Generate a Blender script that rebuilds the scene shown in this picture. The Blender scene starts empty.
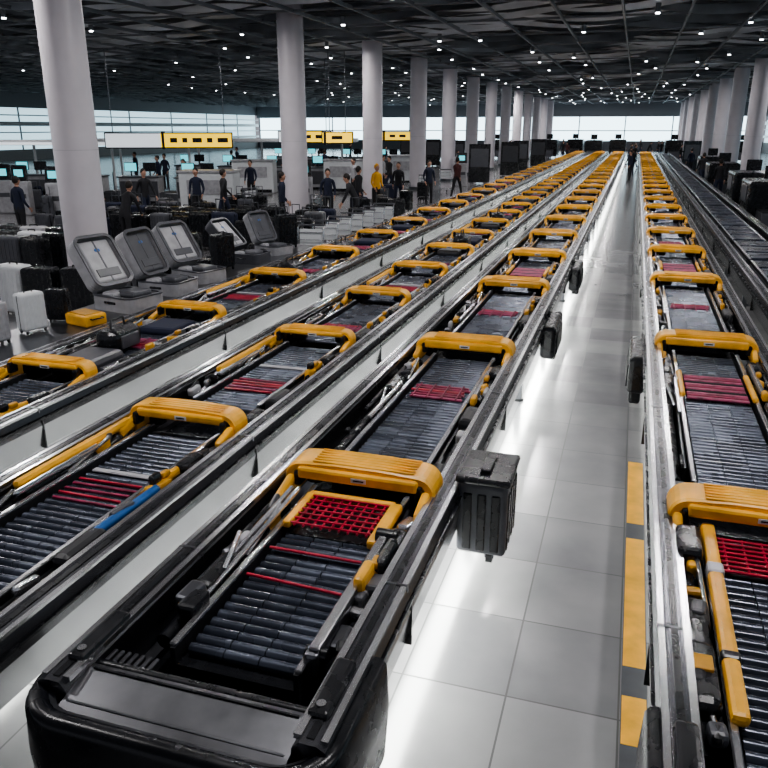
import bpy, bmesh, math, random
from mathutils import Vector, Matrix, Euler
random.seed(11)
scene = bpy.context.scene
R = random.random
def U(a, b): return random.uniform(a, b)

# ------------------------------------------------------------------ materials
def mat(name, col, rough=0.5, metal=0.0, emit=None, es=1.0, noise=0.0, nscale=8.0, bump=0.0, coat=0.0, rv=0.1):
    m = bpy.data.materials.new(name); m.use_nodes = True
    nt = m.node_tree; b = nt.nodes['Principled BSDF']
    b.inputs['Base Color'].default_value = (*col, 1)
    b.inputs['Roughness'].default_value = rough
    b.inputs['Metallic'].default_value = metal
    if coat: b.inputs['Coat Weight'].default_value = coat
    if emit:
        b.inputs['Emission Color'].default_value = (*emit, 1)
        b.inputs['Emission Strength'].default_value = es
    tc = nt.nodes.new('ShaderNodeTexCoord')
    n = nt.nodes.new('ShaderNodeTexNoise'); n.inputs['Scale'].default_value = nscale
    n.inputs['Detail'].default_value = 4
    nt.links.new(tc.outputs['Object'], n.inputs['Vector'])
    if noise > 0:
        r = nt.nodes.new('ShaderNodeMapRange')
        r.inputs['From Min'].default_value = .3; r.inputs['From Max'].default_value = .7
        r.inputs['To Min'].default_value = 1 - noise; r.inputs['To Max'].default_value = 1 + noise
        nt.links.new(n.outputs['Fac'], r.inputs['Value'])
        mx = nt.nodes.new('ShaderNodeVectorMath'); mx.operation = 'SCALE'
        mx.inputs[0].default_value = col
        nt.links.new(r.outputs['Result'], mx.inputs['Scale'])
        nt.links.new(mx.outputs['Vector'], b.inputs['Base Color'])
    rr = nt.nodes.new('ShaderNodeMapRange')
    rr.inputs['To Min'].default_value = max(0.02, rough - rv); rr.inputs['To Max'].default_value = min(1, rough + rv)
    nt.links.new(n.outputs['Fac'], rr.inputs['Value']); nt.links.new(rr.outputs['Result'], b.inputs['Roughness'])
    if bump:
        bp = nt.nodes.new('ShaderNodeBump'); bp.inputs['Strength'].default_value = bump; bp.inputs['Distance'].default_value = 0.01
        nt.links.new(n.outputs['Fac'], bp.inputs['Height']); nt.links.new(bp.outputs['Normal'], b.inputs['Normal'])
    return m
M = {}
M['yellow'] = mat('yellow_plastic', (0.84, 0.43, 0.045), 0.36, noise=0.22, nscale=5)
M['yellow_dk'] = mat('yellow_plastic_worn', (0.50, 0.25, 0.02), 0.45, noise=0.2)
M['black'] = mat('black_plastic', (0.009, 0.010, 0.013), 0.27, noise=0.2)
M['rubber'] = mat('black_rubber', (0.016, 0.017, 0.02), 0.45, noise=0.3, nscale=14)
M['rail'] = mat('anodised_rail', (0.13, 0.132, 0.145), 0.25, metal=0.9, noise=0.08, nscale=0.6, rv=.03)
M['roller'] = mat('slate_roller', (0.078, 0.090, 0.120), 0.28, metal=0.45, noise=0.4, nscale=3.5)
M['roller2'] = mat('dark_roller', (0.045, 0.054, 0.075), 0.22, metal=0.3, noise=0.3, nscale=3)
M['red'] = mat('red_wire', (0.42, 0.015, 0.045), 0.38, noise=0.4, nscale=10)
M['red2'] = mat('crimson_fabric', (0.25, 0.014, 0.06), 0.5, noise=0.5, nscale=12)
M['pink'] = mat('magenta_fabric', (0.36, 0.06, 0.14), 0.45, noise=0.5, nscale=14)
M['blue'] = mat('blue_plastic', (0.02, 0.11, 0.33), 0.35, noise=0.15)
M['silver'] = mat('brushed_aluminium', (0.72, 0.72, 0.74), 0.22, metal=0.95, noise=0.06, nscale=1, rv=.03)
M['panel'] = mat('side_panel_aluminium', (0.40, 0.405, 0.415), 0.24, metal=0.95, noise=0.12, nscale=0.5, rv=.05)
M['steel'] = mat('dull_steel', (0.15, 0.155, 0.17), 0.30, metal=0.85, noise=0.15, nscale=3, rv=.05)
M['plate'] = mat('dark_ramp_plate', (0.09, 0.092, 0.10), 0.34, metal=0.6, noise=0.2, nscale=6)
M['white'] = mat('white_paint', (0.62, 0.64, 0.66), 0.4, noise=0.05)
M['column'] = mat('column_paint', (0.64, 0.60, 0.64), 0.42, noise=0.05, nscale=2)
M['grey'] = mat('grey_plastic', (0.075, 0.078, 0.09), 0.36, noise=0.12)
M['ltgrey'] = mat('light_grey_plastic', (0.36, 0.36, 0.38), 0.34, noise=0.18)
M['skin'] = mat('skin', (0.48, 0.27, 0.19), 0.5)
M['hair'] = mat('hair', (0.018, 0.013, 0.011), 0.6)
M['navy'] = mat('navy_cloth', (0.015, 0.02, 0.045), 0.8, noise=0.2)
M['darkcl'] = mat('charcoal_cloth', (0.02, 0.02, 0.024), 0.8, noise=0.2)
M['whitecl'] = mat('white_cloth', (0.4, 0.4, 0.42), 0.8, noise=0.1)
M['redcl'] = mat('maroon_cloth', (0.09, 0.03, 0.03), 0.8, noise=0.1)
M['hivis'] = mat('hi_vis_cloth', (0.8, 0.42, 0.03), 0.7, noise=0.1)
M['screen'] = mat('screen_cyan', (0.02, 0.1, 0.12), 0.2, emit=(0.15, 0.75, 0.85), es=1.0)
M['signy'] = mat('sign_yellow', (0.8, 0.45, 0.02), 0.4, emit=(1.0, 0.66, 0.03), es=1.1)
M['signw'] = mat('sign_white', (0.7, 0.7, 0.7), 0.4, emit=(0.85, 0.92, 1.0), es=0.6)
M['lamp'] = mat('lamp_lens', (1, 1, 1), 0.3, emit=(0.95, 0.97, 1.0), es=12.0)
M['window'] = mat('frosted_daylight_glass', (0.5, 0.6, 0.65), 0.3, emit=(0.66, 0.88, 0.98), es=3.2, noise=0.1, nscale=0.3)
M['windowl'] = mat('tinted_daylight_glass', (0.3, 0.45, 0.5), 0.3, emit=(0.55, 0.78, 0.88), es=1.1, noise=0.1, nscale=0.3)
M['beige'] = mat('beige_panel', (0.30, 0.30, 0.30), 0.5, noise=0.1)

# ------------------------------------------------------------------ mesh builder
class MB:
    def __init__(s): s.v = []; s.f = []; s.m = []; s.sm = []; s.mats = []
    def mi(s, k):
        if k not in s.mats: s.mats.append(k)
        return s.mats.index(k)
    def add(s, vs, fs, k, smooth=False, T=None):
        o = len(s.v); i = s.mi(k)
        for p in vs:
            s.v.append(tuple(T @ Vector(p)) if T is not None else tuple(p))
        for f in fs:
            s.f.append([a + o for a in f]); s.m.append(i); s.sm.append(smooth)
    def box(s, x0, x1, y0, y1, z0, z1, k, T=None):
        vs = [(x, y, z) for x in (x0, x1) for y in (y0, y1) for z in (z0, z1)]
        fs = [(0,1,3,2),(4,6,7,5),(0,4,5,1),(2,3,7,6),(0,2,6,4),(1,5,7,3)]
        s.add(vs, fs, k, False, T)
    def rbox(s, c, size, k, r=0.02, seg=2, rot=(0,0,0), T=None, smooth=False):
        bm = bmesh.new(); bmesh.ops.create_cube(bm, size=1)
        for v in bm.verts: v.co = Vector((v.co.x*size[0], v.co.y*size[1], v.co.z*size[2]))
        r = min(r, min(size)*0.49)
        bmesh.ops.bevel(bm, geom=bm.edges[:], offset=r, segments=seg, profile=0.5, affect='EDGES')
        L = Matrix.Translation(c) @ Euler(rot).to_matrix().to_4x4()
        if T is not None: L = T @ L
        bm.verts.index_update()
        s.add([v.co.copy() for v in bm.verts], [[v.index for v in f.verts] for f in bm.faces], k, smooth, L)
        bm.free()
    def cyl(s, p0, p1, r, k, seg=12, r1=None, T=None, caps=True):
        p0 = Vector(p0); p1 = Vector(p1); d = (p1-p0).normalized()
        a = d.orthogonal().normalized(); b = d.cross(a)
        r1 = r if r1 is None else r1
        vs = []
        for i in range(seg):
            t = 2*math.pi*i/seg; q = a*math.cos(t)+b*math.sin(t)
            vs.append(p0+q*r); vs.append(p1+q*r1)
        fs = [(2*i, 2*((i+1)%seg), 2*((i+1)%seg)+1, 2*i+1) for i in range(seg)]
        s.add(vs, fs, k, True, T)
        if caps:
            s.add([vs[2*i] for i in range(seg)], [list(range(seg))[::-1]], k, False, T)
            s.add([vs[2*i+1] for i in range(seg)], [list(range(seg))], k, False, T)
    def sph(s, c, r, k, sc=(1,1,1), n=10, T=None):
        vs = []; fs = []
        for i in range(n+1):
            th = math.pi*i/n
            for j in range(2*n):
                ph = math.pi*j/n
                vs.append((c[0]+r*sc[0]*math.sin(th)*math.cos(ph), c[1]+r*sc[1]*math.sin(th)*math.sin(ph), c[2]+r*sc[2]*math.cos(th)))
        for i in range(n):
            for j in range(2*n):
                fs.append((i*2*n+j, (i+1)*2*n+j, (i+1)*2*n+(j+1)%(2*n), i*2*n+(j+1)%(2*n)))
        s.add(vs, fs, k, True, T)
    def sweep(s, path, up, prof, k, smooth=False, T=None):
        path = [Vector(p) for p in path]; up = Vector(up).normalized(); n = len(path); m = len(prof); vs = []
        for i in range(n):
            if i == 0: t = path[1]-path[0]; sc = 1
            elif i == n-1: t = path[-1]-path[-2]; sc = 1
            else:
                t1 = (path[i]-path[i-1]).normalized(); t2 = (path[i+1]-path[i]).normalized(); t = t1+t2
                sc = 1/max(0.5, math.sqrt(max(0.01, (1+t1.dot(t2))/2)))
            side = t.cross(up).normalized()
            for (a, b) in prof: vs.append(path[i]+side*a*sc+up*b)
        fs = []
        for i in range(n-1):
            for j in range(m):
                fs.append((i*m+j, i*m+(j+1)%m, (i+1)*m+(j+1)%m, (i+1)*m+j))
        s.add(vs, fs, k, smooth, T)
        s.add(vs[:m], [list(range(m))[::-1]], k, False, T); s.add(vs[-m:], [list(range(m))], k, False, T)
    def tube(s, pts, r, k, seg=8):
        for a, b in zip(pts[:-1], pts[1:]): s.cyl(a, b, r, k, seg)
        for p in pts[1:-1]: s.sph(p, r, k, n=5)
    def mesh(s, name):
        me = bpy.data.meshes.new(name); me.from_pydata(s.v, [], s.f)
        for k in s.mats: me.materials.append(M[k])
        me.polygons.foreach_set('material_index', s.m)
        me.polygons.foreach_set('use_smooth', s.sm)
        bm = bmesh.new(); bm.from_mesh(me); bmesh.ops.recalc_face_normals(bm, faces=bm.faces[:]); bm.to_mesh(me); bm.free()
        me.update(); return me
    def obj(s, name, loc=(0,0,0), rz=0, parent=None):
        return place(s.mesh(name), name, loc, rz, parent)
FLOOR_USED = []
def free(x, y, r=.55):
    return all((x-a)**2+(y-b)**2 > (r+c)**2 for a, b, c in FLOOR_USED)
def use(x, y, r=.3): FLOOR_USED.append((x, y, r))
def place(me, name, loc=(0,0,0), rz=0, parent=None, sc=1):
    o = bpy.data.objects.new(name, me); scene.collection.objects.link(o)
    o.location = loc; o.rotation_euler = (0, 0, rz); o.scale = (sc, sc, sc)
    if parent: o.parent = parent
    return o
def arc(cx, cy, r, a0, a1, n):
    return [(cx+r*math.cos(math.radians(a0+(a1-a0)*i/n)), cy+r*math.sin(math.radians(a0+(a1-a0)*i/n))) for i in range(n+1)]

# ------------------------------------------------------------------ room shell
XL, XR, YB, YF, ZC = -58, 16, -8, 116, 6.9
def floor_mat():
    m = bpy.data.materials.new('polished_floor_tiles'); m.use_nodes = True
    nt = m.node_tree; N = nt.nodes; L = nt.links; b = N['Principled BSDF']
    g = N.new('ShaderNodeNewGeometry'); sp = N.new('ShaderNodeSeparateXYZ'); L.new(g.outputs['Position'], sp.inputs[0])
    def M_(op, a, bb=None):
        n = N.new('ShaderNodeMath'); n.operation = op
        for i, x in enumerate((a, bb)):
            if x is None: continue
            if isinstance(x, (int, float)): n.inputs[i].default_value = x
            else: L.new(x, n.inputs[i])
        return n.outputs[0]
    def line(v, off, per):
        w = M_('FRACT', M_('DIVIDE', M_('ADD', v, off), per))
        d = M_('MULTIPLY', M_('MINIMUM', w, M_('SUBTRACT', 1.0, w)), per)
        return M_('LESS_THAN', d, 0.0055), M_('FLOOR', M_('DIVIDE', M_('ADD', v, off), per))
    lx, ix = line(sp.outputs['X'], 0.396+60, 0.6); ly, iy = line(sp.outputs['Y'], 100-3.42, 0.72)
    grout = M_('MAXIMUM', lx, ly)
    cb = N.new('ShaderNodeCombineXYZ'); L.new(ix, cb.inputs[0]); L.new(iy, cb.inputs[1])
    wn = N.new('ShaderNodeTexWhiteNoise'); L.new(cb.outputs[0], wn.inputs['Vector'])
    ns = N.new('ShaderNodeTexNoise'); ns.inputs['Scale'].default_value = 1.7; ns.inputs['Detail'].default_value = 6; L.new(g.outputs['Position'], ns.inputs['Vector'])
    t = M_('ADD', M_('MULTIPLY', wn.outputs['Value'], 0.16), M_('MULTIPLY', ns.outputs['Fac'], 0.28))
    cr = N.new('ShaderNodeMix'); cr.data_type = 'RGBA'
    cr.inputs['A'].default_value = (0.12, 0.12, 0.13, 1); cr.inputs['B'].default_value = (0.34, 0.335, 0.34, 1)
    L.new(M_('MULTIPLY', t, 2.2), cr.inputs['Factor'])
    c2 = N.new('ShaderNodeMix'); c2.data_type = 'RGBA'; c2.inputs['B'].default_value = (0.035, 0.035, 0.037, 1)
    L.new(grout, c2.inputs['Factor']); L.new(cr.outputs['Result'], c2.inputs['A']); L.new(c2.outputs['Result'], b.inputs['Base Color'])
    ro = M_('ADD', 0.10, M_('ADD', M_('MULTIPLY', ns.outputs['Fac'], 0.14), M_('MULTIPLY', grout, 0.4)))
    L.new(ro, b.inputs['Roughness'])
    b.inputs['Specular IOR Level'].default_value = 1.0
    return m
M['floor'] = floor_mat()
f = MB(); f.box(XL, XR, YB, YF, -0.2, 0, 'floor'); f.obj('floor')
M['ceil'] = mat('ceiling_dark', (0.075, 0.08, 0.09), 0.8)
M['slat'] = mat('ceiling_slats', (0.58, 0.61, 0.65), 0.45, metal=0.1, noise=0.45, nscale=0.5)
M['beam'] = mat('ceiling_beam', (0.22, 0.23, 0.25), 0.5)
c = MB(); c.box(XL, XR, YB, YF, ZC, ZC+0.2, 'ceil'); ceil = c.obj('ceiling')
c = MB()
k = 0; y = 2.0
while y < YF-1:
    vs = []; fs = []; n = 0; x = XL+0.3
    while x < XR-0.2:
        ph = x*0.85 + (k % 2)*math.pi + 0.5*math.sin(y*0.22)
        z = 6.36 + 0.14*math.sin(ph)
        tilt = 0.22*math.cos(ph*0.5+k*0.4)
        hw = .17+.10*math.sin(ph+1)
        vs += [(x, y-hw, z-0.04-tilt*0.5), (x, y+hw, z+0.04+tilt*0.5)]
        if n: fs.append((2*n-2, 2*n, 2*n+1, 2*n-1))
        n += 1; x += 0.55
    c.add(vs, fs, 'slat', True); y += 0.95; k += 1
c.obj('ceiling_baffles', parent=None)
c = MB()
x = XL+1.5
while x < XR:
    c.box(x-0.03, x+0.03, 1, YF-0.3, 6.12, 6.22, 'beam'); x += 1.8
y = 3
while y < YF-1:
    c.box(XL+.2, XR-.2, y-.03, y+.03, 6.14, 6.2, 'beam'); y += 3.8
c.obj('ceiling_beam_grid')
def wall_x(name, x, t, zwin):
    w = MB(); w.box(x, x+t, YB, YF, 0, zwin[0], 'beige'); w.box(x, x+t, YB, YF, zwin[1], ZC, 'beam'); w.obj(name)
wall_x('wall_left', XL-0.2, 0.2, (1.0, 4.9)); wall_x('wall_right', XR, 0.2, (1.2, 4.0))
w = MB(); w.box(XL, XR, YF, YF+0.2, 0, 1.3, 'grey'); w.box(XL, XR, YF, YF+0.2, 4.5, ZC, 'beam'); w.obj('wall_far')
def win(name, a, b, axis, pos, z0, z1, step):
    w = MB()
    if axis == 'x':
        w.box(pos-0.03, pos+0.03, a, b, z0, z1, 'windowl')
        s = 1 if pos < 0 else -1
        y = a
        while y < b: w.box(pos+0.03*s, pos+0.12*s, y-0.06, y+0.06, z0, z1, 'grey'); y += step
        for z, h in ((z0+0.75, .14), (z0+1.6, .05), (z0+2.4, .2), (z0+3.2, .05)):
            if z < z1: w.box(pos+0.03*s, pos+0.6*s, a, b, z-h, z+h, 'white')
    else:
        w.box(a, b, pos-0.03, pos+0.03, z0, z1, 'window')
        x = a
        while x < b: w.box(x-0.07, x+0.07, pos-0.15, pos-0.03, z0, z1, 'grey'); x += step
        w.box(a, b, pos-0.2, pos-0.03, z0+1.3, z0+1.42, 'grey')
    w.obj(name)
win('window_1', YB+.5, YF-.5, 'x', XL-0.1, 1.0, 4.9, 9.0)
win('window_2', YB+.5, YF-.5, 'x', XR+0.1, 1.2, 4.0, 7.0)
win('window_3', XL+.5, XR-.5, 'y', YF+0.1, 1.3, 4.5, 6.2)
def column_mesh():
    c = MB(); c.cyl((0,0,0), (0,0,ZC), 0.415, 'column', 48)
    c.cyl((0,0,0), (0,0,0.14), 0.445, 'steel', 48)
    c.cyl((0,0,2.6), (0,0,2.606), 0.4165, 'ltgrey', 48)
    return c.mesh('column')
cm = column_mesh()
for i, y in enumerate([12.9, 23.8, 31.9, 39.2, 46.1]+[53+7*i for i in range(8)]):
    x = -10.36 if i == 0 else -10.6
    place(cm, 'column', (x, y, 0)); use(x, y, .5)
for i in range(10):
    place(cm, 'column', (5.4, 33.9+8.5*i, 0)); use(5.4, 33.9+8.5*i, .5)
s = MB(); s.box(0.215, 0.355, 2.6, 7.0, 0.0, 0.002, 'grey')
for a, b in ((3.33, 3.70), (3.96, 5.5), (5.75, 6.98)): s.box(0.22, 0.35, a, b, 0.0, 0.004, 'yellow')
s.obj('yellow_floor_line')

# ------------------------------------------------------------------ conveyors
def conveyor(xc, y0, y1, W=0.6, cap=True, name='baggage_conveyor'):
    e = bpy.data.objects.new(name, None); scene.collection.objects.link(e); e.location = (xc, y0, 0)
    L = y1-y0
    d = MB(); d.box(-W+0.03, W-0.03, 0.1, L, 0.52, 0.58, 'black')
    d.box(-W+0.10, -W+0.16, 0.2, L, 0.58, 0.62, 'steel'); d.box(W-0.16, W-0.10, 0.2, L, 0.58, 0.62, 'steel')
    d.obj('deck', parent=e)
    for sg, nm in ((1, 'rail_right'), (-1, 'rail_left')):
        r = MB()
        cap_p = [(W-0.10,.56),(W-0.10,.83),(W-0.07,.865),(W,.865),(W+0.035,.845),(W+0.05,.80),(W+0.01,.79),(W-0.02,.56)]
        pan_p = [(W+0.0,.80),(W+0.045,.79),(W+0.06,.73),(W+0.03,.53),(W+0.0,.50),(W-0.03,.50)]
        for prof, k in ((cap_p, 'rail'), (pan_p, 'panel')):
            n = len(prof); vs = [(sg*x, 0.12, z) for x, z in prof]+[(sg*x, L, z) for x, z in prof]
            fs = [(i, (i+1)%n, (i+1)%n+n, i+n) for i in range(n)]+[list(range(n)), list(range(n, 2*n))]
            r.add(vs, fs, k)
        a, b = sorted((sg*(W-0.102), sg*(W-0.070))); r.box(a, b, 0.15, L, .85, .874, 'silver')
        a, b = sorted((sg*(W-0.05), sg*(W-0.02))); r.box(a, b, 0.15, L, .86, .869, 'black')
        a, b = sorted((sg*(W+0.008), sg*(W+0.036))); r.box(a, b, 0.15, L, .85, .868, 'silver')
        a, b = sorted((sg*(W+0.05), sg*(W+0.064))); r.box(a, b, 0.15, L, .775, .79, 'black')
        y = 1.2
        while y < L:
            a, b = sorted((sg*(W+0.02), sg*(W+0.063))); r.box(a, b, y, y+0.012, .53, .78, 'black')
            a, b = sorted((sg*(W-0.1), sg*(W+0.04))); r.box(a, b, y, y+0.012, .80, .87, 'steel')
            y += 3.0
        r.obj(nm, parent=e)
    l = MB(); y = 0.9
    while y < L:
        for sx in (-1, 1):
            l.box(sx*(W-0.12)-0.035, sx*(W-0.12)+0.035, y-0.035, y+0.035, 0.03, 0.52, 'steel')
            l.cyl((sx*(W-0.12), y, 0), (sx*(W-0.12), y, 0.03), 0.06, 'rubber', 12)
        l.box(-W+0.12, W-0.12, y-0.02, y+0.02, 0.2, 0.25, 'steel')
        if y < 30: l.rbox((0, y+1.1, 0.40), (0.5, 0.5, 0.24), 'grey', 0.03)
        y += 2.8
    l.obj('legs', parent=e)
    if cap:
        c = MB(); h = W+0.03; rr = 0.2
        pl = [(h, 0.7), (h, rr)] + [(x, y) for x, y in arc(h-rr, rr, rr, 0, -90, 8)][1:] + [(x, y) for x, y in arc(-h+rr, rr, rr, -90, -180, 8)] + [(-h, 0.7)]
        path = [(x, y, 0) for x, y in pl]
        c.sweep(path, (0,0,1), [(-0.05,.30),(0.04,.32),(0.06,.45),(0.055,.74),(0.035,.81),(0.0,.835),(-0.04,.83),(-0.06,.80),(-0.07,.6)], 'black', smooth=True)
        c.sweep([(x, y, 0) for x, y in pl[1:-1]], (0,0,1), [(0.05,.50),(0.075,.52),(0.075,.56),(0.05,.58)], 'rubber')
        c.sweep([(x, y, 0) for x, y in pl[1:-1]], (0,0,1), [(0.03,.815),(0.055,.80),(0.06,.775),(0.05,.76)], 'steel')
        a = W-.10
        prof = [(.03,.70),(.03,.77),(.05,.795),(.09,.805),(.27,.835),(.30,.83),(.30,.60)]
        n = len(prof); vs = [(-a, y, z) for y, z in prof]+[(a, y, z) for y, z in prof]
        c.add(vs, [(i, (i+1)%n, (i+1)%n+n, i+n) for i in range(n)]+[list(range(n)), list(range(n, 2*n))], 'plate')
        c.box(-a+.03, a-.03, .262, .272, .832, .842, 'black'); c.box(-a+.02, a-.02, .095, .105, .802, .810, 'steel')
        for i in range(7): c.rbox((-a+.02+i*.035, .36, .79), (.02, .14, .05), 'steel', .006, 1)
        c.cyl((-a,.325,.80),(a,.325,.80), .030, 'black', 14)
        for sx in (-1,1):
            c.rbox((sx*(W-.05), .42, .87), (.09,.34,.05), 'black', .02); c.cyl((sx*(W-.05),.30,.895),(sx*(W-.05),.30,.90), .02, 'silver', 12)
        c.obj('end_bumper', parent=e)
    return e

# ------------------------------------------------------------------ carts riding the conveyors
def cart_mesh(kind, L=2.55, w=.465, hw=.125, th=1.0, seed=0, ro=0.0):
    b = MB()
    bedL = L
    rs = random.Random(len(kind)*7+int(L*10)+seed*31)
    b.box(-.29, .29, -bedL, 0.0, .62, .715, 'black')
    rk = 'roller' if kind != 'dark' else 'roller2'
    y = -0.06; i = 0
    while y > -bedL+0.03:
        for a, c in ((-.265, -.09), (-.085, .085), (.09, .265)):
            b.cyl((a, y, .735), (c, y, .735), .031, 'roller2' if rs.random() < .12 else rk, 10)
        y -= 0.066; i += 1
    for sx in (-1, 1):
        b.box(sx*.30-.012, sx*.30+.012, -bedL, 0, .64, .80, 'rubber')
        b.rbox((sx*.305, -bedL/2-.02, .806), (.036, bedL-.06, .022), 'silver', .006, 1)
        b.box(sx*.335-.01, sx*.335+.01, -bedL*.9, -.1, .66, .76, 'steel')
    if kind == 'dark':
        for j in range(3):
            b.rbox((0, -0.42-j*.82, .79), (.62, .74, .05), 'roller2', .015, 1)
            b.rbox((0, -0.42-j*.82, .818), (.52, .64, .012), 'roller', .01, 1)
            b.box(-.26, .26, -.42-j*.82-.01, -.42-j*.82+.01, .824, .83, 'steel')
        return b.mesh('roller_tray')
    z0 = .76; zt = .955; rr = .085
    pth = [(-w, z0), (-w, zt-rr)] + arc(-w+rr, zt-rr, rr, 180, 90, 6)[1:] + [(-.15, zt+.012), (.15, zt+.012)] + arc(w-rr, zt-rr, rr, 90, 0, 6) + [(w, z0)]
    prof = [(-.032*th,-hw+.02),(-.02*th,-hw),(.02*th,-hw),(.032*th,-hw+.02),(.032*th,hw-.02),(.02*th,hw),(-.02*th,hw),(-.032*th,hw-.02)]
    b.sweep([(x, 0.02, z) for x, z in pth], (0,1,0), prof, 'yellow')
    nr = 6 if hw > .11 else 4
    for j in range(nr):
        yy = -hw+.04+j*.038
        b.rbox((.03, yy, zt+.011+.032*th), (w*2-.26, .014, .011), 'yellow', .004, 1)
    b.rbox((0, -hw+.01, zt-.03*th), (w*2-.14, .05, .08*th), 'yellow', .02, 2)
    b.rbox((.02, -hw-.017, zt-.03), (.10, .004, .030), 'white', .001, 1)
    b.rbox((.02, -hw-.0195, zt-.03), (.07, .003, .010), 'black', .001, 1)
    for sx in (-1, 1):
        b.rbox((sx*(w-.02), -hw-.075, .83), (.055, .22, .10*th), 'yellow', .02, 2, rot=(math.radians(14), 0, 0))
        b.rbox((sx*(w-.065), -.08, .88), (.05, .1, .1), 'black', .015)
        b.rbox((sx*.41, .30, .78), (.12, .30, .16), 'black', .04, 2)
        b.rbox((sx*.25, .20, .82), (.16, .10, .09), 'rubber', .03, 2)
    for sx in (-1, 1):
        b.cyl((sx*.41, -.32, .775), (sx*.41, -bedL+.1, .735), .040, 'black', 12)
        b.cyl((sx*.455, -.35, .82), (sx*.455, -bedL*.62, .80), .020, 'black', 10)
        b.sph((sx*.41, -.32, .775), .05, 'black')
    for q in range(15):
        sx = rs.choice((-1, 1)); yy = -rs.uniform(.3, bedL-.15)
        kk = rs.choice(('black','rubber','steel','black','grey','yellow_dk','silver','ltgrey'))
        b.rbox((sx*rs.uniform(.36,.44), yy, rs.uniform(.79,.83)), (rs.uniform(.03,.09), rs.uniform(.05,.20), rs.uniform(.04,.09)), kk, .02, 2, rot=(rs.uniform(-.2,.2),0,rs.uniform(-.2,.2)))
    b.rbox((.40, -.62, .79), (.11, .24, .16), 'black', .035)
    b.rbox((-.40, -1.15, .78), (.11, .34, .14), 'black', .035)
    b.rbox((-.39, -.52, .80), (.05, .16, .10), 'yellow', .02)
    b.rbox((.385, -1.02, .80), (.05, .20, .11), 'yellow', .02, rot=(math.radians(-12),0,0))
    b.rbox((.385, -.90, .87), (.045, .09, .045), 'yellow_dk', .015)
    b.cyl((-.37, -.45, .86), (-.34, -.95, .80), .014, 'silver', 10)
    if bedL > 1.9: b.rbox((.40, -1.75, .78), (.12, .36, .15), 'rubber', .04); b.cyl((-.42, -1.35, .84), (-.36, -1.75, .78), .016, 'silver', 10)
    if kind == 'grid':
        g0, g1 = -.60, -.20; z = .82
        b.rbox((-.265, (g0+g1)/2, z), (.05, g1-g0, .05), 'yellow', .015)
        b.rbox((.29, (g0+g1)/2-.04, z), (.08, g1-g0+.08, .06), 'yellow', .02)
        b.rbox((0, g1, z), (.56, .05, .05), 'yellow', .015)
        b.box(-.24, .25, g0, g1, .765, .772, 'black')
        for j in range(9): b.rbox((-.215+j*.055, (g0+g1)/2, .825), (.012, g1-g0, .016), 'red', .003, 1)
        for j in range(7): b.rbox((0, g0+.02+j*.058, .832), (.50, .013, .014), 'red', .003, 1)
        b.cyl((-.27, -.80, .785), (.27, -.80, .785), .009, 'red'); b.cyl((-.27, -1.08, .785), (.27, -1.11, .785), .009, 'red')
        for dx in (0, .045):
            b.cyl((-.335-dx, -.25, .875), (-.36-dx, -1.50, .80), .016, 'silver', 10)
        b.tube([(-.44, -.85, .86), (-.40, -.90, .91), (-.36, -1.05, .90), (-.36, -1.15, .84)], .013, 'silver')
        b.rbox((-.36, -1.45, .83), (.10, .16, .07), 'black', .02)
        b.rbox((.34, -1.15, .80), (.07, 1.05, .13), 'steel', .02)
        b.rbox((.345, -1.15, .873), (.05, 1.0, .016), 'silver', .006, 1)
        b.rbox((.37, -1.05, .86), (.06, .20, .12), 'yellow', .025)
        b.cyl((.30, -1.62, .83), (.40, -1.62, .83), .035, 'black', 14)
        b.cyl((.30, -.62, .86), (.42, -.62, .86), .045, 'black', 14)
        b.rbox((.41, -.80, .84), (.06, .28, .12), 'black', .03)
    elif kind == 'frame':
        g0, g1 = -.52, -.16; z = .83
        b.rbox((-.28, -.90, .83), (.075, 1.60, .06), 'yellow', .022)
        b.rbox((-.28, -.60, .832), (.084, .10, .068), 'ltgrey', .015); b.rbox((-.28, -1.32, .832), (.084, .06, .068), 'black', .015)
        b.rbox((.28, -.42, .83), (.07, .55, .06), 'yellow', .022)
        b.box(-.24, .25, g0, g1, .765, .772, 'black')
        for j in range(8): b.rbox((0, g0+j*.048, .80), (.50, .018, .016), 'red', .003, 1)
        for j in range(5): b.rbox((-.2+j*.1, (g0+g1)/2, .795), (.012, g1-g0, .016), 'red', .003, 1)
        b.rbox((-.40, -.40, .84), (.13, .30, .14), 'black', .03); b.rbox((-.40, -.78, .80), (.12, .06, .05), 'yellow_dk', .02)
        b.rbox((-.40, -1.0, .80), (.13, .22, .1), 'rubber', .03); b.rbox((-.40, -1.45, .80), (.13, .42, .12), 'black', .04); b.rbox((-.40, -1.42, .865), (.08, .10, .02), 'yellow_dk', .006)
    elif kind == 'arm':
        b.rbox((-w+.01, -.72, .86), (.06, 1.20, .07), 'yellow', .03)
        b.rbox((-.36, -1.0, .85), (.04, .8, .04), 'silver', .015)
        b.rbox((.37, -.78, .82), (.05, .50, .07), 'yellow', .025, rot=(math.radians(-5),0,0))
        b.rbox((.38, -1.0, .88), (.05, .10, .07), 'black', .02)
        if seed == 0: b.cyl((.42, -1.05, .84), (.38, -1.75, .82), .03, 'blue', 12)
        for j in range(5): b.rbox((rs.uniform(-.02,.02), -.95-ro-j*.07, .772), (.52-rs.uniform(0,.06), .020, .018), rs.choice(('red2','pink','red')), .004, 1, rot=(0,0,rs.uniform(-.03,.03)))
        b.rbox((0, -.80, .770), (.50, .05, .015), 'ltgrey', .006, 1)
    else:
        nb = 6 if seed != 1 else 4
        for j in range(nb): b.rbox((rs.uniform(-.02,.02), -.98-ro-j*.06, .775), (.50-rs.uniform(0,.05), .024, .02), rs.choice(('red','red2','pink')), .004, 1, rot=(0,0,rs.uniform(-.03,.03)))
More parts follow.
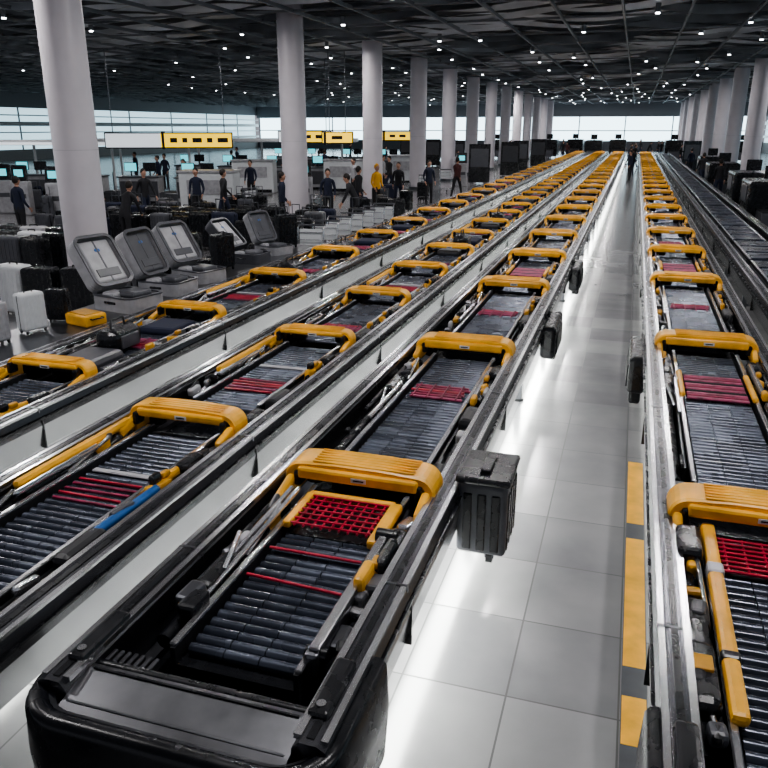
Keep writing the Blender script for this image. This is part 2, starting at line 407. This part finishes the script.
        for j in range(4): b.rbox((-.2+j*.13, -1.13-ro, .785), (.014, .36, .016), 'red2', .003, 1)
        b.rbox((-.34, -1.6, .84), (.03, .9, .03), 'silver', .008)
        b.rbox((.37, -1.42, .84), (.05, .12, .08), 'yellow', .02)
        b.rbox((.36, -.95, .83), (.05, .9, .05), 'steel', .02); b.rbox((.36, -.95, .86), (.03, .85, .012), 'silver', .004, 1)
        if kind == 'framed2':
            for sx in (-1, 1): b.rbox((sx*.29, -1.18, .82), (.05, .70, .05), 'yellow', .02)
            for j in range(11): b.rbox((0, -1.5+j*.062, .795), (.5, .036, .022), ('pink','red2','pink','darkcl')[j % 4], .006, 1)
            b.box(-.26, .26, -1.52, -.85, .765, .775, 'black')
        if kind == 'plain':
            b.rbox((0, -.5, .80), (.46, .5, .10), 'navy', .04); b.rbox((-.02, -1.9, .80), (.44, .6, .12), 'grey', .05)
    return b.mesh('baggage_cart')
CM = {k: cart_mesh(k, 2.65) for k in ('std', 'framed2', 'plain')}
CM['stdb'] = cart_mesh('std', 2.65, seed=1, ro=.35); CM['stdc'] = cart_mesh('std', 2.65, seed=2, ro=-.3)
CM['stdL'] = cart_mesh('std', 2.95); CM['stdLb'] = cart_mesh('std', 2.95, seed=1, ro=.2)
CM['grid'] = cart_mesh('grid', 1.74); CM['frame'] = cart_mesh('frame', 1.95); CM['framed2L'] = cart_mesh('framed2', 3.3)
CM['arm'] = cart_mesh('arm', 2.55, .44, .10, .85)
CM['std2'] = cart_mesh('std', 1.95, .43, .09, .7); CM['std3'] = cart_mesh('std', 1.95, .42, .09, .7, 1, .3); CM['arm2'] = cart_mesh('arm', 1.95, .43, .09, .7, 1); CM['arm3'] = cart_mesh('arm', 1.95, .43, .08, .6, 2, .3); CM['plain2'] = cart_mesh('plain', 2.1, .43, .08, .6); CM['dark'] = cart_mesh('dark', 2.5)

YEND = 78
conveyor(-1.50, 1.90, YEND); conveyor(-3.10, 0.4, YEND); conveyor(-5.0, 0.4, YEND); conveyor(0.90, 1.95, YEND, W=0.56); conveyor(2.42, 1.5, YEND, W=0.58)
def row(xc, ys, kinds, pool, nm='baggage_cart'):
    far = []
    for i, y in enumerate(ys):
        me = CM[kinds[i] if i < len(kinds) else random.choice(pool)]
        if y < 34: place(me, nm, (xc, y, 0))
        else: far.append((me, y))
    if far:
        bm = bmesh.new(); allm = []
        for me, y in far:
            t = me.copy(); t.transform(Matrix.Translation((0, y, 0)))
            idx = []
            for m_ in me.materials:
                if m_ not in allm: allm.append(m_)
                idx.append(allm.index(m_))
            for p in t.polygons: p.material_index = idx[p.material_index]
            bm.from_mesh(t); bpy.data.meshes.remove(t)
        r = bpy.data.meshes.new(nm+'_row'); bm.to_mesh(r); bm.free()
        for m_ in allm: r.materials.append(m_)
        place(r, nm+'_row', (xc, 0, 0))
def seq(a, step, end=YEND-1):
    o = []
    while a < end: o.append(a); a += step
    return o
row(-1.46, [4.16, 7.35, 10.7]+seq(13.5, 2.84), ['grid', 'stdL', 'stdLb', 'framed2', 'stdb', 'std', 'framed2', 'plain'], ['std','stdb','stdc','framed2','plain'])
row(-3.10, [4.75, 7.3]+seq(9.5, 2.15), ['arm', 'arm3', 'std3', 'arm2', 'std2', 'plain2'], ['arm2','arm3','std2','std3','plain2'])
row(-5.0, [3.2]+seq(5.5, 2.45), ['std2', 'arm3', 'plain2', 'arm2', 'std3', 'plain2'], ['arm2','arm3','std2','std3','plain2','plain2'])
row(0.88, [4.36, 8.2, 11.8]+seq(14.7, 2.75), ['frame', 'framed2L', 'stdLb', 'framed2', 'stdc', 'std', 'framed2'], ['std','stdb','stdc','framed2'])
row(2.42, seq(4.2, 2.6), [], ['dark'], 'roller_tray')

# ------------------------------------------------------------------ suitcases
def suitcase_mesh(k, w=.44, d=.26, h=.66, handle=True):
    b = MB(); z0 = .06
    b.rbox((0, 0, z0+h/2), (w, d, h), k, .055, 3)
    for i in range(6): b.rbox((-w/2+w*(i+.7)/6.4, 0, z0+h/2), (.018, d+.014, h-.13), k, .006, 1)
    b.box(-w/2-.003, w/2+.003, -.008, .008, z0+.03, z0+h-.03, 'black')
    for sx in (-1, 1):
        for sy in (-1, 1):
            b.cyl((sx*(w/2-.06)-.012, sy*(d/2-.05), .03), (sx*(w/2-.06)+.012, sy*(d/2-.05), .03), .03, 'rubber', 12)
            b.box(sx*(w/2-.06)-.02, sx*(w/2-.06)+.02, sy*(d/2-.05)-.02, sy*(d/2-.05)+.02, .04, .075, 'black')
    b.tube([(-.08, 0, z0+h), (-.08, 0, z0+h+.03), (.08, 0, z0+h+.03), (.08, 0, z0+h)], .011, 'black')
    if handle: b.tube([(-.1, d/2-.05, z0+h), (-.1, d/2-.05, z0+h+.25), (.1, d/2-.05, z0+h+.25), (.1, d/2-.05, z0+h)], .011, 'steel')
    b.rbox((w/2+.008, 0, z0+h*.6), (.02, .03, .16), 'black', .006, 1)
    return b.mesh('suitcase')
SC = {k: suitcase_mesh(k) for k in ('black', 'grey', 'white', 'navy', 'ltgrey')}
SCn = {k: suitcase_mesh(k, .5, .3, .72, False) for k in ('black', 'grey', 'white', 'ltgrey', 'navy')}
def sc(k, x, y, rz=0, z=0, n=False, s=1):
    if z == 0:
        if not free(x, y, .22): return
        use(x, y, .25)
    return place((SCn if n else SC)[k], 'suitcase', (x, y, z), rz, sc=s)
b = MB()
b.rbox((0,0,.64), (.32,.44,.50), 'grey', .03, 3)
for i in range(4): b.rbox((.161, -.15+i*.10, .62), (.014,.055,.40), 'black', .006, 1)
for i in range(3): b.rbox((-.09+i*.09, -.221, .62), (.055,.014,.40), 'black', .006, 1)
b.rbox((0,0,.905), (.35,.47,.045), 'black', .018, 2)
b.rbox((0.0,0,.94), (.07,.28,.03), 'black', .012, 2)
b.rbox((-.165,.0,.86), (.05,.30,.05), 'steel', .01)
for sy in (-.12, .14):
    b.cyl((.03,sy,.33),(.07,sy,.33), .04, 'rubber', 14); b.box(.02,.08,sy-.02,sy+.02,.33,.40,'steel')
b.obj('litter_bin', (-.71, 4.50, 0), 0)
b = MB()
b.rbox((0,0,.56), (.18,.95,.40), 'black', .05, 3); b.rbox((.095,0,.52), (.02,.70,.24), 'rubber', .008); b.tube([(-.05,-.15,.74),(-.07,-.15,.84),(-.07,.15,.84),(-.05,.15,.74)], .012, 'rubber'); b.rbox((.0,.2,.30), (.12,.25,.2), 'black', .03)
bp_ = b.mesh('hanging_bag')
for x, y in ((-.78, 9.4), (-.78, 13.6)): place(bp_, 'hanging_bag', (x, y, 0))
place(bp_, 'hanging_bag', (.24, 8.4, 0), math.pi)

PP = [(0,-9.3,23.4,.4),(1,-8.9,25.2,2.5),(5,-8.9,27.2,1.0),(1,-8.6,29,.2),(3,-11.9,26,1.2),(1,-12.4,22.2,2.4),(0,-13.6,22.6,.3),(3,-12.4,17.0,3.1),(0,-15.9,17.2,3.0),(1,-16.5,20.8,1.8),(3,-7.9,22.2,-1.2),(0,-7.9,31,.6),(4,-7.5,34.5,2.8),(0,-14.9,29,.2),(2,-18,29,.1),(0,-9.9,21.2,2.0),(1,-14.9,21.6,1.0),(3,-17.8,22.3,.5)]
for p in PP: use(p[1], p[2], .3)
cols = ['black', 'black', 'grey', 'black', 'navy', 'black', 'grey']
for r_ in range(4):
    for i in range(13):
        sc(random.choice(cols+['ltgrey'] if r_ == 3 else cols), -15.4+i*.62+U(-.04,.04), 17.6+r_*.75+U(-.08,.08), U(-.15,.15), n=R() < .5, s=U(.95,1.15) if R() < .6 else 1.25)
for r_, cs in enumerate((('white','ltgrey','black','ltgrey','black','grey'),('ltgrey','white','grey','black','white','black'),('black','black','ltgrey','black','grey','black'))):
    for i in range(6): sc(cs[i], -14.9+i*.64+U(-.04,.04), 14.4-r_*.75+U(-.05,.05), U(-.2,.2), n=True, s=1.12)
for i in range(5): sc(['ltgrey','white','black','black','grey'][i], -10.3+i*.62, 9.9+U(-.2,.2)+.15*i, U(-.3,.3), n=True, s=1.1)
for i in range(5): sc(['black','grey','black','black','black'][i], -9.2+i*.6, 11.7+U(-.1,.1), U(-.3,.3), n=True, s=1.1)
for i in range(26): sc(random.choice(cols), U(-9.6,-7.0), U(13.5,34), U(-1,1), n=R()<.5, s=1.1)
for i in range(26): sc(random.choice(cols), U(-24,-12), U(21.5,26.5), U(-1,1), s=1.1)

# inspection table with open suitcases left of third conveyor
b = MB()
b.rbox((0, 0, .80), (.85, 9.0, .06), 'steel', .015); b.box(-.34, .34, -4.4, 4.4, .35, .38, 'steel')
for y in (-4.3, -2.1, 0, 2.1, 4.3):
    for sx in (-.32, .32): b.box(sx-.025, sx+.025, y-.025, y+.025, 0, .78, 'steel')
b.obj('inspection_table', (-6.13, 9.4, 0))
def open_case(k, lid, inner='ltgrey'):
    b = MB(); w, d, h = .52, .62, .17
    for (T, dark) in ((Matrix.Translation((0,0,0)), 0), (Matrix.Translation((0, d/2, h)) @ Matrix.Rotation(math.radians(lid), 4, 'X') @ Matrix.Translation((0, d/2, 0)), 1)):
        b.rbox((0,0,.015), (w-.02,d-.02,.03), k, .012, 2, T=T)
        pl = arc(w/2-.09, -d/2+.09, .09, -90, 0, 6)+arc(w/2-.09, d/2-.09, .09, 0, 90, 6)+arc(-w/2+.09, d/2-.09, .09, 90, 180, 6)+arc(-w/2+.09, -d/2+.09, .09, 180, 270, 6)
        pl.append(pl[0])
        hh = h if not dark else .18
        b.sweep([(x, y, 0) for x, y in pl], (0,0,1), [(-.014,0),(.014,0),(.014,hh),(-.014,hh)], k, T=T)
        b.sweep([(x, y, 0) for x, y in pl], (0,0,1), [(-.020,hh-.012),(.020,hh-.012),(.020,hh+.004),(-.020,hh+.004)], 'grey', T=T)
        for z in (.05, .09): b.sweep([(x*1.03, y*1.03, 0) for x, y in pl], (0,0,1), [(-.006,z),(.006,z),(.006,z+.012),(-.006,z+.012)], k, T=T)
        if dark:
            b.rbox((0,0,.115), (w-.07,d-.07,.07), inner, .04, 3, T=T)
            b.sph((0.0,.14,.15), .03, 'blue', (1.4,.8,.1), 8, T=T)
            b.box(-.01,.01,-d/2+.05,d/2-.05,.148,.153,'grey',T=T)
            b.rbox((0,-.15,.152), (w-.2,.10,.012), 'grey', .004, 1, T=T)
        else:
            b.rbox((0,0,.09), (w-.07,d-.07,.09), 'darkcl', .03, 2, T=T)
    b.rbox((.05,-.05,.16), (.3,.28,.09), 'grey', .035); b.rbox((-.1,.12,.15), (.2,.2,.09), 'ltgrey', .03)
    b.rbox((-w/2-.012,0,.10), (.02,.18,.03), 'black', .008)
    return b.mesh('open_suitcase')
OC = [open_case('ltgrey', 55), open_case('grey', 45, 'ltgrey'), open_case('ltgrey', 62, 'grey')]
for (y, dx, r_, s_, q) in ((8.1,.16,1.35,1.1,0),(9.1,.10,1.5,1.05,2),(10.0,.05,1.3,1.05,0),(11.7,.02,1.5,.95,1),(12.7,.0,1.2,.9,2)):
    place(OC[q], 'open_suitcase', (-6.14+dx, y, .83), r_, sc=s_)
for y, k in ((5.6,'white'),(6.15,'ltgrey'),(6.7,'white')): sc(k, -6.25, y, 1.3+R()*.3, .83, True, .58)
sc('black', -6.3, 7.2, .3, .83, True, .5); sc('black', -6.15, 10.85, 1.3, .83, True, .75); sc('black', -6.2, 13.4, 1.0, .83, True, .8)
b = MB(); b.rbox((0,0,.09), (.40,.50,.18), 'yellow', .03); b.rbox((0,0,.185), (.30,.40,.02), 'yellow_dk', .01); b.tube([(-.1,-.25,.12),(-.1,-.30,.12),(.1,-.30,.12),(.1,-.25,.12)], .012, 'black')
tote = b.mesh('yellow_crate'); place(tote, 'yellow_crate', (-5.93, 7.2, .83), 1.3, sc=.75)
bag = MB(); bag.rbox((0,0,.12), (.5,.28,.24), 'black', .09, 3); bag.tube([(-.12,0,.22),(-.1,0,.32),(.1,0,.32),(.12,0,.22)], .012, 'rubber'); bag.rbox((0,-.14,.1), (.3,.03,.14), 'grey', .012)
bagm = bag.mesh('duffel_bag')
for x,y in ((-5.0,10.9),(-5.0,13.3),(-5.0,18.3),(-3.1,14.9),(-3.1,19.2),(-5.05,6.6),(-5.0,15.8)): place(bagm, 'duffel_bag', (x, y, .775), 1.57)

# ------------------------------------------------------------------ luggage trolleys
def trolley_mesh():
    b = MB()
    for sx in (-.28, .28):
        b.tube([(sx,-.5,.12),(sx,.35,.12),(sx,.48,.98),(sx,.60,1.04)], .016, 'silver')
        b.cyl((sx-.02,.30,.08),(sx+.02,.30,.08), .08, 'rubber', 14)
    b.cyl((-.02,-.45,.07),(.02,-.45,.07), .07, 'rubber', 14)
    b.cyl((-.3,.60,1.04),(.3,.60,1.04), .022, 'grey', 12)
    for i in range(7): b.cyl((-.24+i*.08,-.5,.13),(-.24+i*.08,.35,.13), .008, 'silver', 6)
    for z in (.45,.75,.9): b.cyl((-.28,.35+.13*(z-.12)/.86,z),(.28,.35+.13*(z-.12)/.86,z), .010, 'silver', 6)
    b.rbox((0,.50,.80), (.5,.03,.34), 'white', .012); b.tube([(-.28,-.5,.12),(-.2,-.56,.2),(.2,-.56,.2),(.28,-.5,.12)], .014, 'silver')
    b.box(-.03,.03,-.47,-.43,.07,.13,'black')
    return b.mesh('luggage_trolley')
tm = trolley_mesh()
for i in range(7): place(tm, 'luggage_trolley', (-6.35, 14.6+i*.85, 0), .12)
for x, y, r_ in ((-12,24,1.2),(-16.5,27,.4),(-13.5,31,2),(-8.6,33,.2),(-8.8,38,.3),(-19,31,1)): place(tm, 'luggage_trolley', (x, y, 0), r_); use(x, y, .6)
for x, y in ((-12,24),(-16.5,27),(-13.5,31)): sc('black', x, y-.05, 1.5, .13)

# ------------------------------------------------------------------ check-in counters, signs
def counter_mesh():
    b = MB()
    b.rbox((0,0,.52), (1.7,.7,1.04), 'ltgrey', .03); b.rbox((0,-.02,1.07), (1.8,.8,.06), 'grey', .015)
    b.box(-.8,.8,-.365,-.35,.25,.9,'grey'); b.box(-.85,.85,-.37,-.34,0,.1,'black')
    for x in (-.4,.4):
        b.cyl((x,0,1.1),(x,0,1.3), .03, 'black'); b.rbox((x,0,1.46), (.55,.05,.36), 'black', .015)
        if x < 0: b.box(x-.25,x+.25,-.032,-.026,1.3,1.62,'screen')
    b.rbox((1.35,0,.25), (.9,1.1,.4), 'steel', .03); b.box(.95,1.75,-.5,.5,.45,.47,'rubber')
    b.box(1.0,1.04,.4,.44,.4,1.2,'steel')
    return b.mesh('check_in_counter')
cmesh = counter_mesh()
def ctr(x, y, r): place(cmesh, 'check_in_counter', (x, y, 0), r); use(x, y, 1.3)
for i in range(5): ctr(-27.5+i*2.6, 27.8+i*.2, .25)
for i in range(4): ctr(-23+i*2.6, 38, .2)
for i in range(4): ctr(-24+i*2.6, 52, .1)
def sign(w_white, w_yel, h, loc, rz, poles=True):
    b = MB(); t = w_white+w_yel
    b.rbox((0,0,0), (t+.1,.3,h+.1), 'black', .03)
    b.box(-t/2,-t/2+w_white,-.158,-.15,-h/2,h/2,'signw'); b.box(-t/2+w_white,t/2,-.158,-.15,-h/2,h/2,'signy')
    b.rbox((-t/2+w_white+.1,-.0,0), (.12,.34,h+.16), 'black', .02)
    x = -t/2+w_white+.4
    while x < t/2-.4:
        wd = U(.2,.5); b.box(x, min(x+wd, t/2-.15), -.163,-.158,-h*.16,h*.18,'black'); x += wd+.22
    for x in (-t/2+.3, t/2-.3): b.cyl((x,0,h/2),(x,0,6.1-loc[2]), .02, 'steel')
    b.obj('hanging_sign', loc, rz)
sign(2.3, 3.0, .56, (-19.2, 30.0, 2.5), .40)
sign(0.2, 2.4, .48, (-15.4, 36.0, 2.6), .33)
sign(0.0, 1.3, .42, (-12.6, 33.0, 2.6), .3)
sign(0.3, 2.0, .40, (-12.2, 41.0, 2.6), .3)
b = MB(); b.rbox((0,0,0), (13,1.6,.25), 'white', .06); b.rbox((0,-.82,-.05), (12.8,.04,.12), 'signw', .01)
for x in (-6,-2,2,6): b.cyl((x,.3,-2.3),(x,.3,0), .07, 'white', 16)
b.obj('counter_canopy', (-28, 34.5, 2.3), .35)
b = MB(); b.rbox((0,0,0), (16,1.6,.22), 'white', .06)
for x in (-7,-2,2,7): b.cyl((x,.3,-2.3),(x,.3,0), .07, 'white', 16)
b.obj('counter_canopy', (-24, 44, 2.3), .25)
def kiosk():
    b = MB(); b.rbox((0,0,.6), (.6,.4,1.2), 'ltgrey', .05); b.rbox((0,-.05,1.45), (.55,.12,.6), 'black', .03, rot=(-.15,0,0)); b.box(-.16,.16,-.135,-.125,1.35,1.6,'screen'); b.box(-.2,.2,-.21,-.2,.6,.75,'grey')
    return b.mesh('self_service_kiosk')
km = kiosk()
for x, y in ((-21,23),(-22,23.3),(-19.2,22.6),(-12.3,28.5),(-8.9,42),(-23,24)): place(km, 'self_service_kiosk', (x, y, 0), .3); use(x, y, .5)
b = MB(); b.rbox((0,0,.75), (2.0,1.0,1.5), 'white', .06); b.rbox((0,-.52,1.0), (1.4,.03,.5), 'ltgrey', .01); b.rbox((0,0,1.53), (2.1,1.1,.08), 'ltgrey', .02)
b.box(-.9,.9,-.51,-.49,.05,.2,'black'); pod = b.mesh('information_desk')
for x, y in ((-14.6,25.2),(-17.5,34.5),(-13.5,36.3),(-12.3,43)): place(pod, 'information_desk', (x, y, 0), .25); use(x, y, 1.2)

def scanner():
    b = MB(); b.rbox((0,0,.85), (1.3,2.2,1.3), 'black', .08, 3); b.rbox((0,0,.45), (.8,4.4,.5), 'grey', .04)
    b.box(-.4,.4,-2.2,2.2,.70,.73,'rubber'); b.rbox((-.66,0,1.1), (.03,1.2,.5), 'grey', .01)
    b.rbox((0,-.6,1.75), (.5,.08,.38), 'black', .02); b.cyl((0,-.6,1.5),(0,-.6,1.6), .04, 'steel')
    for sx in (-.3,.3):
        for sy in (-2,2): b.cyl((sx,sy,0),(sx,sy,.22), .04, 'steel')
    return b.mesh('xray_scanner')
sm_ = scanner()
for x, y in ((4.0,13.5),(4.1,20),(4.0,26.5),(4.1,31.5),(3.9,39.5),(4.1,48)): place(sm_, 'xray_scanner', (x, y, 0), 0); use(x, y, 2.4)
for x, y in ((-8.5,84),(-4,82),(-1.8,86),(3.5,83),(7.5,86),(-13.5,82),(-18,78),(9,80),(-6.2,88)): place(sm_, 'xray_scanner', (x, y, 0), 0, sc=1.25); use(x, y, 2.4)
b = MB(); b.rbox((0,0,1.1), (1.2,.12,2.1), 'black', .03); b.box(-.5,.5,-.065,-.06,.9,1.9,'grey'); b.box(-.5,-.3,-.3,.3,0,.05,'steel'); b.box(.3,.5,-.3,.3,0,.05,'steel')
pm = b.mesh('advertising_stand')
for x, y in ((-8.4,44.5),(-7.8,52),(-8,58),(-7.6,66),(-12.5,57),(-16,64),(-20,70),(3.8,60),(7,70)): place(pm, 'advertising_stand', (x, y, 0), .2); use(x, y, .7)

# ------------------------------------------------------------------ people
def person_mesh(pose, top, bottom, hat=None):
    J = {}; E = []; Rr = {}
    def j(n, p, r): J[n] = Vector(p); Rr[n] = r
    lean = .5 if pose == 'bend' else 0.03
    hip = Vector((0,0,.95)); 
    j('pel', hip, (.15,.11)); 
    def up(d): return hip+Vector((0,-math.sin(lean)*d, math.cos(lean)*d))
    j('waist', up(.15), (.135,.10)); j('chest', up(.34), (.165,.115)); j('sh', up(.47), (.13,.09)); j('neck', up(.55), (.055,.055)); j('headb', up(.60), (.055,.06))
    E += [('pel','waist'),('waist','chest'),('chest','sh'),('sh','neck'),('neck','headb')]
    st = {'stand': (.04,-.03), 'walk': (-.28,.30), 'bend': (.05,-.05)}[pose]
    for s, sx in (('l',-1),('r',1)):
        o = st[0] if sx < 0 else st[1]
        j('hip'+s, (sx*.09,0,.90), (.095,.10)); j('kn'+s, (sx*.10,o*.5-.02,.50), (.062,.065)); j('an'+s, (sx*.10,o,.10), (.04,.045)); j('to'+s, (sx*.115,o-.17,.04), (.04,.03)); j('he'+s,(sx*.10,o+.05,.05),(.035,.035))
        E += [('pel','hip'+s),('hip'+s,'kn'+s),('kn'+s,'an'+s),('an'+s,'to'+s),('an'+s,'he'+s)]
        S = J['sh']+Vector((sx*.17,0,-.03)); j('s'+s, S, (.062,.062)); E.append(('sh','s'+s))
        if pose == 'bend': el = S+Vector((sx*.03,-.10,-.27)); wr = el+Vector((0,-.12,-.22))
        elif pose == 'walk': el = S+Vector((sx*.05,o*-.5,-.27)); wr = el+Vector((0,-.12-o*.3,-.21))
        else: el = S+Vector((sx*.06,.02,-.28)); wr = el+Vector((-sx*.02,-.16,-.18))
        j('e'+s, el, (.042,.042)); j('w'+s, wr, (.027,.027)); d = (wr-el).normalized(); j('h'+s, wr+d*.08, (.036,.018))
        E += [('s'+s,'e'+s),('e'+s,'w'+s),('w'+s,'h'+s)]
    names = list(J); me = bpy.data.meshes.new('t'); me.from_pydata([J[n] for n in names], [(names.index(a), names.index(b)) for a, b in E], [])
    o = bpy.data.objects.new('t', me); scene.collection.objects.link(o)
    md = o.modifiers.new('s', 'SKIN'); md.use_smooth_shade = True
    for i, n in enumerate(names): me.skin_vertices[0].data[i].radius = Rr[n]; me.skin_vertices[0].data[i].use_root = (n == 'pel')
    o.modifiers.new('u', 'SUBSURF').levels = 1
    dg = bpy.context.evaluated_depsgraph_get(); ev = bpy.data.meshes.new_from_object(o.evaluated_get(dg))
    b = MB(); 
    for k in (top, bottom, 'skin', 'black'): b.mi(k)
    vs = [v.co.copy() for v in ev.vertices]; 
    for p in ev.polygons:
        c = p.center; k = top
        if c.z < .10: k = 'black'
        elif c.z < .93 and abs(c.x) < .22 and (pose != 'bend' or c.y > -.16): k = bottom
        for s in 'lr':
            if (c-J['w'+s]).length < .035 or (c-J['h'+s]).length < .09: k = 'skin'
        if (c-J['headb']).length < .07: k = 'skin'
        b.f.append(list(p.vertices)); b.m.append(b.mi(k)); b.sm.append(True)
    b.v = [tuple(v) for v in vs]
    bpy.data.objects.remove(o)
    for s, sx in (('l',-1),('r',1)):
        d = (J['w'+s]-J['e'+s]).normalized(); side = Vector((0,1,0)) if abs(d.y) < .7 else Vector((0,0,1)); side = (side-d*side.dot(d)).normalized(); inn = Vector((-sx,0,0))
        for q, ln in enumerate((.055,.065,.06,.045)):
            a = J['h'+s]+d*.01+side*(-.027+q*.018)*-1
            m1 = a+d*ln*.6; m2 = m1+(d*.8+inn*.6)*ln*.5
            b.tube([a, m1, m2], .0085, 'skin', 6)
        a = J['w'+s]+d*.04-side*.03; b.tube([a, a-side*.03+d*.03, a-side*.03+d*.055+inn*.01], .010, 'skin', 6)
    T = Matrix.Translation(J['headb']+Vector((0,-.01,.10))) @ Matrix.Rotation(lean*.6, 4, 'X')
    b.sph((0,0,0), .105, 'skin', (.78,.92,1.15), 12, T=T)
    b.sph((0,-.02,-.06), .07, 'skin', (.85,.95,.9), 8, T=T)
    b.sph((0,.018,.025), .112, hat or 'hair', (.80,.92,1.06), 12, T=T)
    for sx in (-1,1):
        b.sph((sx*.034,-.088,.0), .012, 'whitecl', n=5, T=T); b.sph((sx*.034,-.097,.0), .006, 'black', n=5, T=T)
        b.sph((sx*.084,.0,-.01), .022, 'skin', (.4,.8,1.2), 6, T=T)
    b.cyl((0,-.09,.005),(0,-.115,-.022), .008, 'skin', 6, .013, T=T); b.rbox((0,-.09,-.055), (.04,.015,.008), 'redcl', .003, 1, T=T)
    return b.mesh('person')
PM = [person_mesh('stand','navy','darkcl'), person_mesh('walk','darkcl','navy'), person_mesh('stand','whitecl','darkcl'), person_mesh('bend','darkcl','darkcl'),
      person_mesh('walk','redcl','darkcl'), person_mesh('stand','hivis','darkcl', 'yellow')]
def P(i, x, y, r_=0, n='person'): place(PM[i], n, (x, y, 0), r_)
for p in PP: P(*p)
def RP(n, ks, x0, x1, y0, y1):
    c = 0; t = 0
    while c < n and t < 400:
        t += 1; x = U(x0, x1); y = U(y0, y1)
        if free(x, y, .35): use(x, y, .35); P(random.choice(ks), x, y, U(0, 6.28)); c += 1
RP(24, (0,1,3,0,1,4,2), -26, -7.2, 32, 76)
RP(24, (0,1,3,4,1), -14, 4.4, 79.5, 100)
for x, y in ((-.2,48),(-.1,54),(-.3,60),(0.0,66),(-.4,69.5),(-.3,76),(-.1,72.5),(3.5,36),(3.5,45),(3.5,55),(3.7,64),(3.6,70)): P(random.choice((0,1,0,1)), x, y, U(0,6.28))

# ------------------------------------------------------------------ lights
lm = MB()
def area(name, loc, sx, sy, e, col=(1.0,.97,.97), rot=(0,0,0), shape='RECTANGLE'):
    l = bpy.data.lights.new(name, 'AREA'); l.shape = shape; l.size = sx; l.size_y = sy; l.energy = e; l.color = col
    o = bpy.data.objects.new(name, l); scene.collection.objects.link(o); o.location = loc; o.rotation_euler = rot; return o
for i, x in enumerate((-34,-28,-22,-17,-12.6,-8.4,-5,-2.2,.8,3.4,8,12)):
    y = 2.5+(i*1.9) % 4
    while y < 110:
        xx = x+U(-1.2,1.2); yy = y+U(-1.2,1.2)
        if R() < .8: lm.cyl((xx,yy,6.03),(xx,yy,6.10), .06, 'lamp', 12); lm.cyl((xx,yy,6.06),(xx,yy,6.3), .075, 'beam', 12, caps=False)
        y += 5.0
lm.obj('ceiling_downlights')
for x in (-30,-19,-12,-6,-2,1.5,8):
    for y in (4,12,20,30,42,56,72,90,105):
        e = 92 if y < 60 else 170
        if x <= -12: e *= 1.35
        area('downlight', (x, y, 6.0), .30, .30, e, shape='DISK')
for x, e in ((-1.05,85),(-1.98,34),(-2.68,46),(-3.55,38),(-4.55,46),(-5.45,12),(.48,5),(1.95,8)):
    y = 2.5
    while y < YEND-1:
        ln = 5 if y < 22 else 12
        f_ = 1.0 if y < 12 else .55
        area('led_strip', (x, y+ln/2, .50), .16, ln-.1, e*f_*ln/5, (.97,1.0,.95)); y += ln

wd = bpy.data.worlds.new('world'); scene.world = wd; wd.use_nodes = True
bg = wd.node_tree.nodes['Background']; bg.inputs['Color'].default_value = (.66,.68,.76,1); bg.inputs['Strength'].default_value = .4
scene.view_settings.view_transform = 'AgX'
try: scene.view_settings.look = 'AgX - Medium High Contrast'
except Exception: pass
scene.view_settings.exposure = 0.2

cam = bpy.data.cameras.new('camera'); cam.lens = 35.6; cam.sensor_width = 36; cam.clip_end = 400
co = bpy.data.objects.new('camera', cam); scene.collection.objects.link(co)
co.location = (0, 0, 3.0); co.rotation_euler = (math.radians(90-18.62), 0, math.radians(17.57)); scene.camera = co
